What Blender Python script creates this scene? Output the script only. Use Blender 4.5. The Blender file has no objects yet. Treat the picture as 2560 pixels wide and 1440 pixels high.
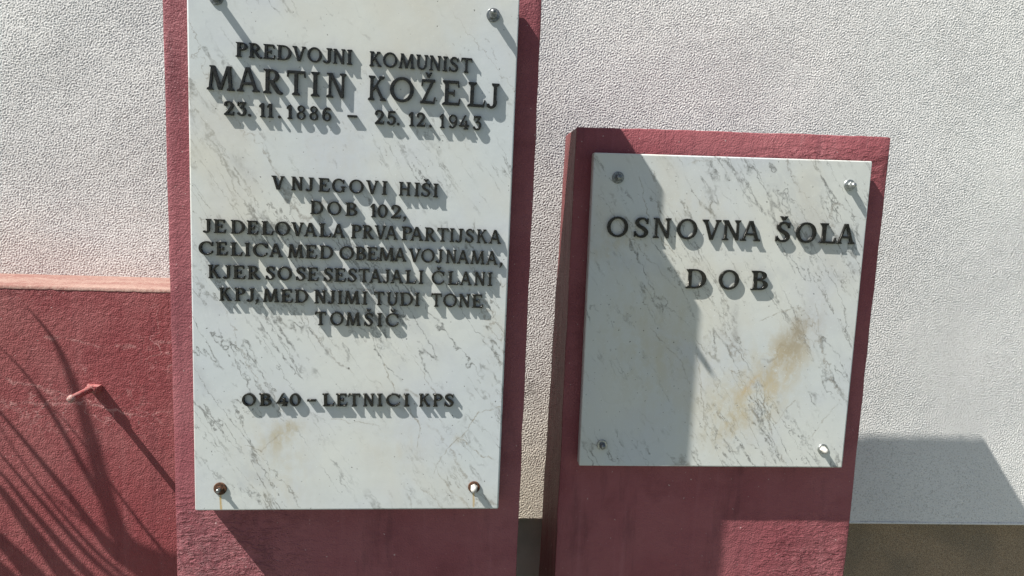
import bpy, bmesh, math, random
import numpy as np
from mathutils import Vector, Matrix, noise as mnoise
from mathutils.geometry import delaunay_2d_cdt

# ------------------------------------------------------------------ camera, sky, sun, exposure
SC = bpy.context.scene
COL = SC.collection
H = 1.60                                   # eye height of the camera above the ground
FPX, CX, CY = 1775.0, 1280.0, 720.0        # focal length and centre in pixels of the 2560 px wide photograph


def nrm(v):
    v = np.array(v, float)
    return v / np.linalg.norm(v)


_down = nrm([-470, 13680, FPX])
_r = np.array([31900.0, 0.0, FPX])
_r[1] = -(_down[0] * _r[0] + _down[2] * _r[2]) / _down[1]
_right = nrm(_r)
_fwd = np.cross(_right, _down)
CM = np.array([_right, _fwd, -_down])      # camera (right, down, forward) -> world (X along the wall, Y into it, Z up)

cam_data = bpy.data.cameras.new("camera")
cam = bpy.data.objects.new("camera", cam_data)
COL.objects.link(cam)
ax, ay, az = CM @ [1, 0, 0], CM @ [0, -1, 0], CM @ [0, 0, -1]
cam.matrix_world = Matrix(((ax[0], ay[0], az[0], 0), (ax[1], ay[1], az[1], 0), (ax[2], ay[2], az[2], H), (0, 0, 0, 1)))
cam_data.sensor_width = 36
cam_data.lens = FPX / 2560 * 36
cam_data.clip_start = 0.02
cam_data.clip_end = 500
SC.camera = cam

SUN = Vector((2.9, 1.0, -4.0)).normalized()          # the way the sunlight travels
world = bpy.data.worlds.new("World")
SC.world = world
world.use_nodes = True
wn = world.node_tree
bg = wn.nodes["Background"]
sky = wn.nodes.new("ShaderNodeTexSky")
sky.sky_type = 'NISHITA'
sky.sun_disc = False
sky.sun_elevation = math.asin(-SUN.z)
sky.sun_rotation = math.atan2(-SUN.x, -SUN.y)
sky.air_density = 1.0
sky.dust_density = 1.5
wn.links.new(sky.outputs[0], bg.inputs[0])
bg.inputs[1].default_value = 0.047

sun_data = bpy.data.lights.new("sun", 'SUN')
sun_data.energy = 5.0
sun_data.angle = math.radians(0.53)
sun_data.color = (1.0, 0.97, 0.90)
sun = bpy.data.objects.new("sun", sun_data)
COL.objects.link(sun)
sun.rotation_euler = SUN.to_track_quat('-Z', 'Y').to_euler()
sun.location = (-4, -2, 6)

vs = SC.view_settings
vs.view_transform = 'Standard'
vs.look = 'None'
vs.gamma = 1
vs.use_curve_mapping = False
vs.exposure = 1.12
SC.cycles.max_bounces = 6
SC.cycles.diffuse_bounces = 3

# ------------------------------------------------------------------ helpers


def bp(px, py, Y):
    """point of the plane Y = const that the photograph shows at pixel (px, py)"""
    d = CM @ np.array([px - CX, py - CY, FPX])
    k = Y / d[1]
    return Vector((d[0] * k, Y, d[2] * k + H))


def link(name, me, mat=None, parent=None, loc=None):
    o = bpy.data.objects.new(name, me)
    COL.objects.link(o)
    if mat is not None and not me.materials:
        me.materials.append(mat)
    if parent is not None:
        o.parent = parent
    if loc is not None:
        o.location = loc
    return o


def thing(name, label, cat, loc, group=None):
    o = bpy.data.objects.new(name, None)
    COL.objects.link(o)
    o.empty_display_size = 0.05
    o.location = loc
    o['label'] = label
    o['category'] = cat
    if group:
        o['group'] = group
    return o


def mesh_from(name, verts, faces, smooth=False):
    me = bpy.data.meshes.new(name)
    me.from_pydata([tuple(v) for v in verts], [], faces)
    me.update()
    if smooth:
        me.polygons.foreach_set('use_smooth', [True] * len(me.polygons))
    return me


def slab_mesh(name, front, back, origin, bevel, segs=3, wear=0.0, cuts=0, seed=0):
    """closed prism from a front and a back quad (corners TL, TR, BR, BL), edges rounded"""
    bm = bmesh.new()
    F = [bm.verts.new(p - origin) for p in front]
    B = [bm.verts.new(p - origin) for p in back]
    bm.faces.new([F[0], F[3], F[2], F[1]])
    bm.faces.new([B[0], B[1], B[2], B[3]])
    for i in range(4):
        j = (i + 1) % 4
        bm.faces.new([F[i], F[j], B[j], B[i]])
    bmesh.ops.recalc_face_normals(bm, faces=bm.faces[:])
    if cuts:
        bmesh.ops.subdivide_edges(bm, edges=bm.edges[:], cuts=cuts, use_grid_fill=True)
        sharp = [e for e in bm.edges if e.calc_face_angle(0) > 0.5]
    else:
        sharp = bm.edges[:]
    if bevel:
        bmesh.ops.bevel(bm, geom=sharp, offset=bevel, segments=segs, affect='EDGES', profile=0.5)
    if wear:
        for v in bm.verts:
            q = v.co + Vector((seed * 3.1, 0, seed))
            v.co += (mnoise.noise_vector(q * 22) * 1.0 + mnoise.noise_vector(q * 70) * 0.45) * wear
    me = bpy.data.meshes.new(name)
    bm.to_mesh(me)
    bm.free()
    me.polygons.foreach_set('use_smooth', [True] * len(me.polygons))
    me.set_sharp_from_angle(angle=math.radians(28))
    if not cuts:                        # broad faces stay truly flat; only the rounded arrises are smooth
        for p in me.polygons:
            if p.area > 0.004:
                p.use_smooth = False
    return me


def lathe(name, prof, n, axis_y=True, twist=0.0):
    """profile of (radius, height); height runs towards the viewer (-Y)"""
    V, Fc = [], []
    for r, h in prof:
        for k in range(n):
            a = 2 * math.pi * k / n + twist
            V.append((r * math.cos(a), -h, r * math.sin(a)))
    for i in range(len(prof) - 1):
        for k in range(n):
            a, b = i * n + k, i * n + (k + 1) % n
            Fc.append((a, b, b + n, a + n))
    Fc.append(tuple(range(n))[::-1])
    Fc.append(tuple((len(prof) - 1) * n + k for k in range(n)))
    bm = bmesh.new()
    me = mesh_from(name, V, Fc)
    bm.from_mesh(me)
    bmesh.ops.recalc_face_normals(bm, faces=bm.faces[:])
    bm.to_mesh(me)
    bm.free()
    return me


# ------------------------------------------------------------------ node helpers
class NT:
    def __init__(self, name):
        self.m = bpy.data.materials.new(name)
        self.m.use_nodes = True
        self.t = self.m.node_tree
        self.b = self.t.nodes['Principled BSDF']
        self.co = self.t.nodes.new('ShaderNodeTexCoord').outputs['Object']

    def n(self, kind, **kw):
        nd = self.t.nodes.new('ShaderNode' + kind)
        for k, v in kw.items():
            setattr(nd, k, v)
        return nd

    def put(self, sock, v):
        if isinstance(v, bpy.types.NodeSocket):
            self.t.links.new(v, sock)
        else:
            sock.default_value = v

    def math(self, op, a, b=0.0, c=0.0, clamp=False):
        nd = self.n('Math', operation=op, use_clamp=clamp)
        for i, v in enumerate((a, b, c)):
            self.put(nd.inputs[i], v)
        return nd.outputs[0]

    def mapping(self, rot=(0, 0, 0), scale=(1, 1, 1), loc=(0, 0, 0), src=None):
        nd = self.n('Mapping')
        self.put(nd.inputs[0], src if src is not None else self.co)
        nd.inputs['Location'].default_value = loc
        nd.inputs['Rotation'].default_value = rot
        nd.inputs['Scale'].default_value = scale
        return nd.outputs[0]

    def noise(self, vec, scale, detail=2.0, rough=0.5, dist=0.0, col=False):
        nd = self.n('TexNoise')
        self.put(nd.inputs['Vector'], vec)
        nd.inputs['Scale'].default_value = scale
        nd.inputs['Detail'].default_value = detail
        nd.inputs['Roughness'].default_value = rough
        nd.inputs['Distortion'].default_value = dist
        return nd.outputs[1 if col else 0]

    def voronoi(self, vec, scale, feature='DISTANCE_TO_EDGE', rnd=1.0):
        nd = self.n('TexVoronoi', feature=feature)
        self.put(nd.inputs['Vector'], vec)
        nd.inputs['Scale'].default_value = scale
        nd.inputs['Randomness'].default_value = rnd
        return nd.outputs[0]

    def ramp(self, v, a, b, lo=0.0, hi=1.0):
        nd = self.n('MapRange', interpolation_type='SMOOTHSTEP')
        self.put(nd.inputs[0], v)
        nd.inputs[1].default_value, nd.inputs[2].default_value = a, b
        nd.inputs[3].default_value, nd.inputs[4].default_value = lo, hi
        return nd.outputs[0]

    def mix(self, f, a, b, mode='MIX'):
        nd = self.n('Mix', data_type='RGBA', blend_type=mode)
        self.put(nd.inputs[0], f)
        for s, v in ((nd.inputs[6], a), (nd.inputs[7], b)):
            self.put(s, v if isinstance(v, bpy.types.NodeSocket) else (*v, 1.0))
        return nd.outputs[2]

    def warp(self, vec, scale, amt, detail=2.0):
        c = self.noise(vec, scale, detail, 0.6, col=True)
        s = self.n('VectorMath', operation='SUBTRACT')
        self.put(s.inputs[0], c)
        s.inputs[1].default_value = (0.5, 0.5, 0.5)
        k = self.n('VectorMath', operation='SCALE')
        self.put(k.inputs[0], s.outputs[0])
        k.inputs['Scale'].default_value = amt
        a = self.n('VectorMath', operation='ADD')
        self.put(a.inputs[0], vec)
        self.put(a.inputs[1], k.outputs[0])
        return a.outputs[0]

    def bump(self, h, dist, strength=1.0, prev=None):
        nd = self.n('Bump')
        nd.inputs['Strength'].default_value = strength
        nd.inputs['Distance'].default_value = dist
        self.put(nd.inputs['Height'], h)
        if prev is not None:
            self.put(nd.inputs['Normal'], prev)
        return nd.outputs[0]

    def out(self, col, rough, normal=None, spec=0.4, metal=0.0):
        self.put(self.b.inputs['Base Color'], col if isinstance(col, bpy.types.NodeSocket) else (*col, 1))
        self.put(self.b.inputs['Roughness'], rough)
        self.b.inputs['Specular IOR Level'].default_value = spec
        self.put(self.b.inputs['Metallic'], metal)
        if normal is not None:
            self.put(self.b.inputs['Normal'], normal)
        return self.m

    def sep(self):
        nd = self.n('SeparateXYZ')
        self.put(nd.inputs[0], self.co)
        return nd.outputs

    def blob(self, x, z, cx, cz, rx, rz, ang=0.0):
        """soft elliptical patch, 1 at its centre"""
        dx = self.math('SUBTRACT', x, cx)
        dz = self.math('SUBTRACT', z, cz)
        c, s = math.cos(ang), math.sin(ang)
        u = self.math('ADD', self.math('MULTIPLY', dx, c / rx), self.math('MULTIPLY', dz, s / rx))
        v = self.math('ADD', self.math('MULTIPLY', dx, -s / rz), self.math('MULTIPLY', dz, c / rz))
        d = self.math('ADD', self.math('MULTIPLY', u, u), self.math('MULTIPLY', v, v))
        return self.math('EXPONENT', self.math('MULTIPLY', d, -1.0))

    def segment(self, x, z, ax, az, bx, bz, wob=None):
        """distance to the segment a-b in the X-Z plane"""
        L = math.hypot(bx - ax, bz - az)
        ux, uz = (bx - ax) / L, (bz - az) / L
        dx = self.math('SUBTRACT', x, ax)
        dz = self.math('SUBTRACT', z, az)
        t = self.math('ADD', self.math('MULTIPLY', dx, ux), self.math('MULTIPLY', dz, uz))
        tc = self.math('MINIMUM', self.math('MAXIMUM', t, 0.0), L)
        ex = self.math('SUBTRACT', dx, self.math('MULTIPLY', tc, ux))
        ez = self.math('SUBTRACT', dz, self.math('MULTIPLY', tc, uz))
        return self.math('SQRT', self.math('ADD', self.math('MULTIPLY', ex, ex), self.math('MULTIPLY', ez, ez)))


# ------------------------------------------------------------------ planes of the place (distance from the camera along the wall's normal)
Y_LSLAB, Y_LBOARD = 1.172, 1.214
Y_RSLAB, Y_RBOARD = 1.30, 1.332
Y_RED, Y_WALL, Y_PLINTH = 1.452, 1.646, 1.698
LO = Vector((-0.20, Y_LBOARD, 0.0))        # foot of the left stele
RO = Vector((0.48, Y_RBOARD, 0.0))         # foot of the right stele


# ------------------------------------------------------------------ materials
def marble(name, origin, stains=(), cracks=(), rust=(), clusters=(), seed=0.0):
    g = NT(name)
    src = g.mapping(loc=(seed, seed * 0.37, seed * 1.7))
    x, _, z = g.sep()
    ang = math.radians(57)
    # coordinates turned so that the veins' run (down to the right) lies along the local x
    run = g.mapping(rot=(0, -ang, 0), src=src)
    big = g.noise(src, 3.0, 3, 0.55)
    tint = g.noise(g.mapping(loc=(4, 0, 9), src=src), 2.2, 2, 0.5)
    col = g.mix(g.ramp(tint, 0.36, 0.64), (0.475, 0.508, 0.518), (0.535, 0.545, 0.510))
    col = g.mix(g.ramp(g.noise(g.mapping(loc=(1, 2, 3), src=src), 6.5, 3, 0.6), 0.42, 0.72, 0, 0.45), col, (0.44, 0.465, 0.52))

    dens = 0.0
    for (cx, cz, rx, rz, a, k) in clusters:
        b = g.math('MULTIPLY', g.blob(x, z, cx - origin.x, cz - origin.z, rx, rz, a), k)
        dens = b if isinstance(dens, float) else g.math('ADD', dens, b)

    def veins(sc, stretch, thin, w_sc, w_amt, mask_lo, mask_hi, mloc, detail=3.0):
        w = g.warp(run, w_sc, w_amt, 3)
        m = g.mapping(scale=(stretch, 1, 1), src=w)
        nz = g.noise(m, sc, detail, 0.55)
        d = g.math('ABSOLUTE', g.math('SUBTRACT', nz, 0.5))
        line = g.ramp(d, 0.0, thin, 1.0, 0.0)
        mk = g.ramp(g.math('ADD', g.noise(g.mapping(loc=mloc, src=src), 6.5, 4, 0.62), dens), mask_lo, mask_hi)
        return g.math('MULTIPLY', line, mk)
    v1 = veins(13, 0.17, 0.013, 55, 0.017, 0.46, 0.62, (7, 1, 2))
    v2 = veins(30, 0.14, 0.020, 90, 0.011, 0.44, 0.62, (2, 5, 8))
    v3 = veins(5, 0.30, 0.0045, 60, 0.020, 0.42, 0.56, (9, 3, 5), 2.0)
    # short flecks in the same run
    fl = g.noise(g.mapping(scale=(0.22, 1, 1), src=g.warp(run, 90, 0.012)), 120, 2, 0.6)
    fl = g.math('MULTIPLY', g.ramp(fl, 0.62, 0.70), g.ramp(g.noise(g.mapping(loc=(3, 3, 1), src=src), 7, 2, 0.6), 0.42, 0.58))
    cloud = g.noise(g.mapping(scale=(0.35, 1, 1), src=g.warp(run, 20, 0.04)), 16, 4, 0.65)
    cloud = g.math('MULTIPLY', g.ramp(cloud, 0.48, 0.74, 0, 0.55), g.ramp(g.math('ADD', g.noise(g.mapping(loc=(6, 2, 3), src=src), 6, 2), dens), 0.48, 0.68))
    col = g.mix(cloud, col, (0.36, 0.38, 0.40))
    brk = g.ramp(g.noise(src, 85, 3, 0.7), 0.36, 0.58, 0.15, 1.0)
    for v, k, c in ((v1, 0.95, (0.165, 0.17, 0.165)), (v2, 0.92, (0.175, 0.18, 0.175)), (v3, 0.80, (0.26, 0.25, 0.23)), (fl, 0.6, (0.24, 0.24, 0.24))):
        f = g.math('MULTIPLY', g.math('MULTIPLY', v, brk), k, clamp=True)
        col = g.mix(f, col, c)
    warm = g.ramp(g.noise(g.mapping(scale=(0.5, 1, 1), loc=(11, 0, 0), src=run), 5, 3, 0.6), 0.50, 0.72, 0, 0.55)
    col = g.mix(warm, col, (0.50, 0.475, 0.405))
    # faint brown bloom
    wx = g.noise(g.warp(src, 30, 0.03, 3), 26, 5, 0.72)
    wy = g.noise(g.mapping(scale=(1, 1, 0.25), src=g.warp(src, 50, 0.015, 3)), 70, 3, 0.65)
    for (cx, cz, rx, rz, a, k, c) in stains:
        b = g.blob(x, z, cx - origin.x, cz - origin.z, rx, rz, a)
        f = g.math('MULTIPLY', g.math('MULTIPLY', b, g.math('MULTIPLY', g.ramp(wx, 0.32, 0.62, 0.10, 1.0), g.ramp(wy, 0.34, 0.62, 0.35, 1.0))), k, clamp=True)
        col = g.mix(f, col, c)
    # hairline cracks at their own places
    wv = g.warp(g.co, 45, 0.020, 4)
    sp = g.n('SeparateXYZ')
    g.put(sp.inputs[0], wv)
    for (a0, b0, a1, b1, k) in cracks:
        d = g.segment(sp.outputs[0], sp.outputs[2], a0 - origin.x, b0 - origin.z, a1 - origin.x, b1 - origin.z)
        f = g.math('MULTIPLY', g.math('MULTIPLY', g.ramp(d, 0.0002, 0.0016, 1, 0), brk), k)
        col = g.mix(f, col, (0.26, 0.24, 0.20))
    # rust runs under the bolts
    for (a0, b0, L, k) in rust:
        d = g.segment(x, z, a0 - origin.x, b0 - origin.z, a0 - origin.x + 0.0008, b0 - origin.z - L)
        f = g.math('MULTIPLY', g.ramp(d, 0.0003, 0.0030, 1, 0), g.ramp(g.noise(g.mapping(scale=(4, 1, 1)), 60, 2), 0.3, 0.6, 0.5, 1))
        col = g.mix(g.math('MULTIPLY', f, k), col, (0.42, 0.27, 0.07))
    spk = g.noise(src, 420, 1, 0.5)
    col = g.mix(g.ramp(spk, 0.70, 0.76, 0, 0.5), col, (0.66, 0.70, 0.69))
    pit = g.ramp(g.noise(g.mapping(loc=(5, 5, 5), src=src), 190, 1, 0.5), 0.735, 0.76)
    col = g.mix(g.math('MULTIPLY', pit, 0.8), col, (0.10, 0.10, 0.09))
    nrmv = g.bump(g.noise(src, 25, 3, 0.5), 0.0012, 0.35)
    nrmv = g.bump(g.math('MULTIPLY', pit, -1.0), 0.0006, 0.5, nrmv)
    return g.out(col, g.ramp(big, 0.3, 0.7, 0.24, 0.32), nrmv, spec=0.22)


def red_paint(name, base, pale, dark, cheek=None, peel=0.0009, brush=0.0012, brush_scale=60, rough_patch=0.0, cracks=False, worn=False, origin=None, extra=()):
    g = NT(name)
    co = g.co
    x, y, z = g.sep()
    t = g.noise(co, 5, 4, 0.6)
    col = g.mix(g.ramp(t, 0.32, 0.68), base, pale)
    col = g.mix(g.ramp(g.noise(g.mapping(loc=(3, 1, 4)), 9, 4, 0.65), 0.48, 0.75, 0, 0.6), col, dark)
    # damp runs from above
    run = g.noise(g.mapping(scale=(1, 1, 0.06)), 34, 3, 0.6)
    col = g.mix(g.ramp(run, 0.55, 0.75, 0, 0.30), col, (pale[0] * 1.25, pale[1] * 1.5, pale[2] * 1.5))
    if cheek is not None:               # browner end face, darkened in its colour for the shade it stands in
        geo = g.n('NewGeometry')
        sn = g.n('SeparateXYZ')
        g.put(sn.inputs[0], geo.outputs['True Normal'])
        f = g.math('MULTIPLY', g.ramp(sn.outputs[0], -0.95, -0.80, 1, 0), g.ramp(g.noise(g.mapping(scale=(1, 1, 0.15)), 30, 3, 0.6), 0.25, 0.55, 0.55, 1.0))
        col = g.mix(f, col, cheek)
    # fine relief: rolled paint
    orange = g.noise(co, 330, 2, 0.55)
    mid = g.noise(co, 75, 3, 0.6)
    n1 = g.bump(orange, peel, 1.0)
    n1 = g.bump(mid, peel * 1.6, 0.8, n1)
    # brushed strokes: short arcs in many directions
    w = g.warp(co, 9, 0.10, 2)
    str_a = g.noise(g.mapping(rot=(0, math.radians(35), 0), scale=(0.12, 1, 1), src=w), brush_scale * 3, 2, 0.6)
    str_b = g.noise(g.mapping(rot=(0, math.radians(-40), 0), scale=(1, 1, 0.10), src=w), brush_scale * 3, 2, 0.6)
    pick = g.ramp(g.noise(g.mapping(loc=(9, 0, 0)), 11, 1), 0.44, 0.56)
    st = g.n('Mix', data_type='FLOAT')
    g.put(st.inputs[0], pick)
    g.put(st.inputs[2], str_a)
    g.put(st.inputs[3], str_b)
    amt = g.ramp(g.noise(g.mapping(loc=(0, 0, 7)), 8, 2), 0.35, 0.65, 0.25, 1.0)
    n1 = g.bump(g.math('MULTIPLY', st.outputs[0], amt), brush, 1.0, n1)
    if rough_patch:
        for (cx, cz, rx, rz) in extra:
            b = g.blob(x, z, cx - origin.x, cz - origin.z, rx, rz)
            rg = g.noise(g.mapping(scale=(0.5, 1, 1.6), src=g.warp(co, 40, 0.02)), 55, 4, 0.7)
            n1 = g.bump(g.math('MULTIPLY', g.ramp(rg, 0.42, 0.66), b), rough_patch, 1.0, n1)
    if cracks:
        wv = g.warp(co, 45, 0.012, 4)
        na = g.math('ABSOLUTE', g.math('SUBTRACT', g.noise(wv, 8, 3, 0.6), 0.5))
        nb = g.math('ABSOLUTE', g.math('SUBTRACT', g.noise(g.mapping(loc=(5, 5, 5), src=wv), 11, 3, 0.6), 0.5))
        ln = g.ramp(g.math('MINIMUM', na, nb), 0.0, 0.010, 1.0, 0.0)
        # craze only over the upper part, where the coat is old
        mk = g.math('MULTIPLY', g.ramp(g.noise(g.mapping(loc=(1, 8, 2)), 5, 3), 0.45, 0.62), g.ramp(z, 1.02, 1.20))
        f = g.math('MULTIPLY', g.math('MULTIPLY', ln, mk), g.ramp(g.noise(co, 60, 2), 0.35, 0.6, 0.25, 0.8))
        col = g.mix(f, col, (0.46, 0.26, 0.25))
        wv2 = g.warp(g.warp(co, 7, 0.09, 2), 40, 0.028, 4)
        sp = g.n('SeparateXYZ')
        g.put(sp.inputs[0], wv2)
        for (a0, b0, a1, b1, k) in extra:
            dd = g.segment(sp.outputs[0], sp.outputs[2], a0 - origin.x, b0 - origin.z, a1 - origin.x, b1 - origin.z)
            ff = g.math('MULTIPLY', g.ramp(dd, 0.0002, 0.0045, 1, 0), g.ramp(g.noise(co, 40, 3), 0.4, 0.62, 0.05, 1))
            col = g.mix(g.math('MULTIPLY', ff, k), col, (0.44, 0.24, 0.23))
    # grime gathered in blotches and thin drips
    gz = g.noise(g.mapping(scale=(1, 1, 0.16), loc=(4, 4, 4)), 22, 4, 0.7)
    col = g.mix(g.math('MULTIPLY', g.ramp(gz, 0.54, 0.70), 0.35), col, (dark[0] * 0.55, dark[1] * 0.7, dark[2] * 0.75))
    dr = g.noise(g.mapping(scale=(1, 1, 0.02), loc=(7, 0, 0)), 95, 2, 0.5)
    col = g.mix(g.math('MULTIPLY', g.ramp(dr, 0.66, 0.72), g.ramp(g.noise(g.mapping(loc=(0, 0, 3)), 6, 2), 0.45, 0.6, 0, 0.0 if cracks else 0.22)), col, (0.46, 0.27, 0.27))
    chip = g.math('MULTIPLY', g.ramp(g.noise(g.warp(g.mapping(loc=(1, 3, 9)), 90, 0.01), 75, 3, 0.6), 0.70, 0.73), g.ramp(g.noise(g.mapping(loc=(1, 0, 6)), 4, 2), 0.55, 0.65))
    col = g.mix(g.math('MULTIPLY', chip, 0.7), col, (0.52, 0.40, 0.38))
    sp1 = g.ramp(g.noise(g.mapping(loc=(2, 2, 2)), 160, 1), 0.74, 0.77)
    col = g.mix(g.math('MULTIPLY', sp1, 0.6), col, (0.50, 0.40, 0.38))
    return g.out(col, 0.5, n1, spec=0.18)


MAT_REDWALL = red_paint('red painted render', (0.218, 0.055, 0.060), (0.268, 0.092, 0.094), (0.160, 0.030, 0.038), peel=0.0021, brush=0.0004,
                        cracks=True, origin=Vector((-1.4, Y_RED, 0)),
                        extra=[(-0.93, 1.6 - 0.448, -0.61, 1.6 - 0.458, 0.7), (-0.95, 1.6 - 0.40, -0.78, 1.6 - 0.445, 0.5),
                               (-0.86, 1.6 - 0.31, -0.62, 1.6 - 0.33, 0.5)])
MAT_LBOARD = red_paint('red brushed concrete', (0.215, 0.064, 0.077), (0.256, 0.092, 0.103), (0.145, 0.038, 0.048), peel=0.0014, brush=0.0009, brush_scale=110,
                       rough_patch=0.0035, origin=LO, extra=[(-0.44, 1.6 - 0.66, 0.16, 0.10)])
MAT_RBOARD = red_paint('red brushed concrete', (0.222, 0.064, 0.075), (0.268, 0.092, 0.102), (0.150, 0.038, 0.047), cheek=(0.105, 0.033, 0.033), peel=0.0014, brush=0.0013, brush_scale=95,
                       rough_patch=0.0035, origin=RO, extra=[(0.70, 1.6 - 0.72, 0.10, 0.09), (0.66, 1.6 + 0.08, 0.12, 0.03)])

# ledge: the same red worn through to pale render
g = NT('worn red coping')
wear = g.noise(g.mapping(scale=(0.7, 1, 1)), 150, 5, 0.8)
wear2 = g.noise(g.mapping(scale=(0.3, 1, 1), loc=(4, 0, 0)), 14, 3, 0.6)
c = g.mix(g.ramp(g.math('ADD', g.math('MULTIPLY', wear, 0.6), g.math('MULTIPLY', wear2, 0.4)), 0.40, 0.58), (0.20, 0.095, 0.082), (0.29, 0.195, 0.165))
MAT_LEDGE = g.out(c, 0.85, g.bump(g.noise(g.co, 180, 3, 0.6), 0.0012), spec=0.2)

# stucco (its grain is real relief; the material adds tint, streaks and the finest grit)
g = NT('white scraped stucco')
x, y, z = g.sep()
t = g.noise(g.co, 2.2, 4, 0.6)
c = g.mix(g.ramp(t, 0.35, 0.65), (0.625, 0.618, 0.610), (0.69, 0.682, 0.665))
strip_tint = g.math('MULTIPLY', g.ramp(z, 0.80, 1.35, 1, 0), g.ramp(g.math('ABSOLUTE', g.math('SUBTRACT', x, 0.10)), 0.05, 0.30, 1, 0))  # yellow-brown tint between the slabs, stronger towards the bottom
c = g.mix(g.math('MULTIPLY', strip_tint, 0.75), c, (0.58, 0.51, 0.39))
streak = g.ramp(g.noise(g.mapping(scale=(1, 1, 0.10)), 9, 4, 0.6), 0.50, 0.72)
c = g.mix(g.math('MULTIPLY', streak, 0.10), c, (0.46, 0.44, 0.42))
hair = g.math('MULTIPLY', g.ramp(g.voronoi(g.warp(g.co, 12, 0.08, 4), 1.9), 0.0, 0.003, 1, 0), g.ramp(g.noise(g.mapping(loc=(8, 1, 1)), 2.5, 2), 0.50, 0.60))
c = g.mix(g.math('MULTIPLY', hair, 0.10), c, (0.25, 0.24, 0.23))
band = g.ramp(g.noise(g.mapping(scale=(0.5, 1, 2.2)), 5, 3), 0.42, 0.66)
low_left = g.math('MULTIPLY', g.ramp(x, -0.6, -0.4, 1, 0), g.ramp(z, 1.39, 1.72, 1, 0))
c = g.mix(g.math('MULTIPLY', g.math('MULTIPLY', low_left, band), 0.4), c, (0.62, 0.56, 0.52))
sx, sz = bp(1328, 985, Y_WALL).x, bp(1328, 985, Y_WALL).z
spot = g.math('MULTIPLY', g.blob(x, z, sx, sz, 0.016, 0.028, 0.3), g.ramp(g.noise(g.co, 70, 3, 0.7), 0.40, 0.60))
c = g.mix(g.math('MULTIPLY', spot, 0.85), c, (0.20, 0.18, 0.16))
gr = g.noise(g.co, 260, 3, 0.65)
c = g.mix(g.ramp(gr, 0.36, 0.48, 0.5, 0), c, (0.30, 0.29, 0.27))
MAT_STUCCO = g.out(c, 0.95, g.bump(g.noise(g.co, 420, 2, 0.6), 0.0009), spec=0.15)

g = NT('brown granule plaster')
gra = g.voronoi(g.co, 480, 'F1')
gn = g.noise(g.co, 600, 2, 0.6)
c = g.mix(g.ramp(gn, 0.42, 0.60), (0.19, 0.135, 0.088), (0.44, 0.33, 0.225))
c = g.mix(g.ramp(g.noise(g.co, 330, 1), 0.64, 0.70, 0, 0.7), c, (0.42, 0.36, 0.27))
c = g.mix(g.ramp(g.noise(g.co, 6, 3), 0.4, 0.7, 0, 0.35), c, (0.10, 0.10, 0.085))
MAT_PLINTH = g.out(c, 0.85, g.bump(gra, 0.0015, 1.0), spec=0.2)

g = NT('old grey plinth render')
c = g.mix(g.ramp(g.noise(g.co, 12, 4), 0.35, 0.65), (0.36, 0.39, 0.34), (0.45, 0.47, 0.41))
MAT_PLINTH2 = g.out(c, 0.85, g.bump(g.noise(g.co, 120, 3), 0.0012), spec=0.2)

g = NT('dark bronze')
tn = g.noise(g.co, 6, 4, 0.65)
c = g.mix(g.ramp(tn, 0.35, 0.68), (0.022, 0.023, 0.022), (0.050, 0.046, 0.040))
c = g.mix(g.ramp(g.noise(g.co, 19, 3), 0.64, 0.76, 0, 0.4), c, (0.15, 0.18, 0.155))
MAT_BRONZE = g.out(c, g.ramp(g.noise(g.co, 9, 3), 0.35, 0.65, 0.22, 0.34), None, spec=0.6, metal=0.75)

g = NT('zinc steel')
c = g.mix(g.ramp(g.noise(g.co, 300, 3), 0.35, 0.65), (0.26, 0.28, 0.285), (0.44, 0.45, 0.44))
MAT_STEEL = g.out(c, 0.34, g.bump(g.noise(g.co, 250, 2), 0.0004), metal=0.85)
g = NT('dull dark steel')
c = g.mix(g.ramp(g.noise(g.co, 300, 3), 0.35, 0.65), (0.13, 0.14, 0.145), (0.26, 0.27, 0.27))
MAT_DSTEEL = g.out(c, 0.38, g.bump(g.noise(g.co, 250, 2), 0.0004), metal=0.8)
g = NT('rusted steel')
c = g.mix(g.ramp(g.noise(g.co, 260, 4), 0.35, 0.65), (0.035, 0.020, 0.014), (0.12, 0.052, 0.026))
MAT_RUST = g.out(c, 0.85, g.bump(g.noise(g.co, 500, 3), 0.0008), metal=0.1)
g = NT('whitish cap')
c = g.mix(g.ramp(g.noise(g.co, 220, 3), 0.40, 0.65), (0.46, 0.45, 0.43), (0.34, 0.33, 0.30))
MAT_WHITECAP = g.out(c, 0.42, None, spec=0.5)
g = NT('red painted steel')
c = g.mix(g.ramp(g.noise(g.co, 160, 3), 0.40, 0.66), (0.30, 0.080, 0.080), (0.30, 0.15, 0.14))
MAT_PEG = g.out(c, 0.55, g.bump(g.noise(g.co, 220, 3), 0.0012), spec=0.4)
g = NT('peg end')
c = g.mix(g.ramp(g.noise(g.co, 260, 3), 0.42, 0.60), (0.27, 0.12, 0.11), (0.33, 0.24, 0.22))
MAT_PEGEND = g.out(c, 0.6, g.bump(g.noise(g.co, 300, 3), 0.0014), spec=0.4)
g = NT('ground paving')
c = g.mix(g.ramp(g.noise(g.co, 3, 6, 0.7), 0.35, 0.65), (0.115, 0.13, 0.105), (0.155, 0.165, 0.14))
MAT_GROUND = g.out(c, 0.9, g.bump(g.noise(g.co, 60, 4), 0.004))
g = NT('leaf green')
c = g.mix(g.ramp(g.noise(g.co, 12, 3), 0.35, 0.65), (0.035, 0.075, 0.025), (0.060, 0.105, 0.040))
MAT_LEAF = g.out(c, 0.5)
g = NT('fibrous trunk')
c = g.mix(g.ramp(g.noise(g.mapping(scale=(1, 1, 6)), 20, 3), 0.35, 0.65), (0.10, 0.075, 0.05), (0.19, 0.15, 0.10))
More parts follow.
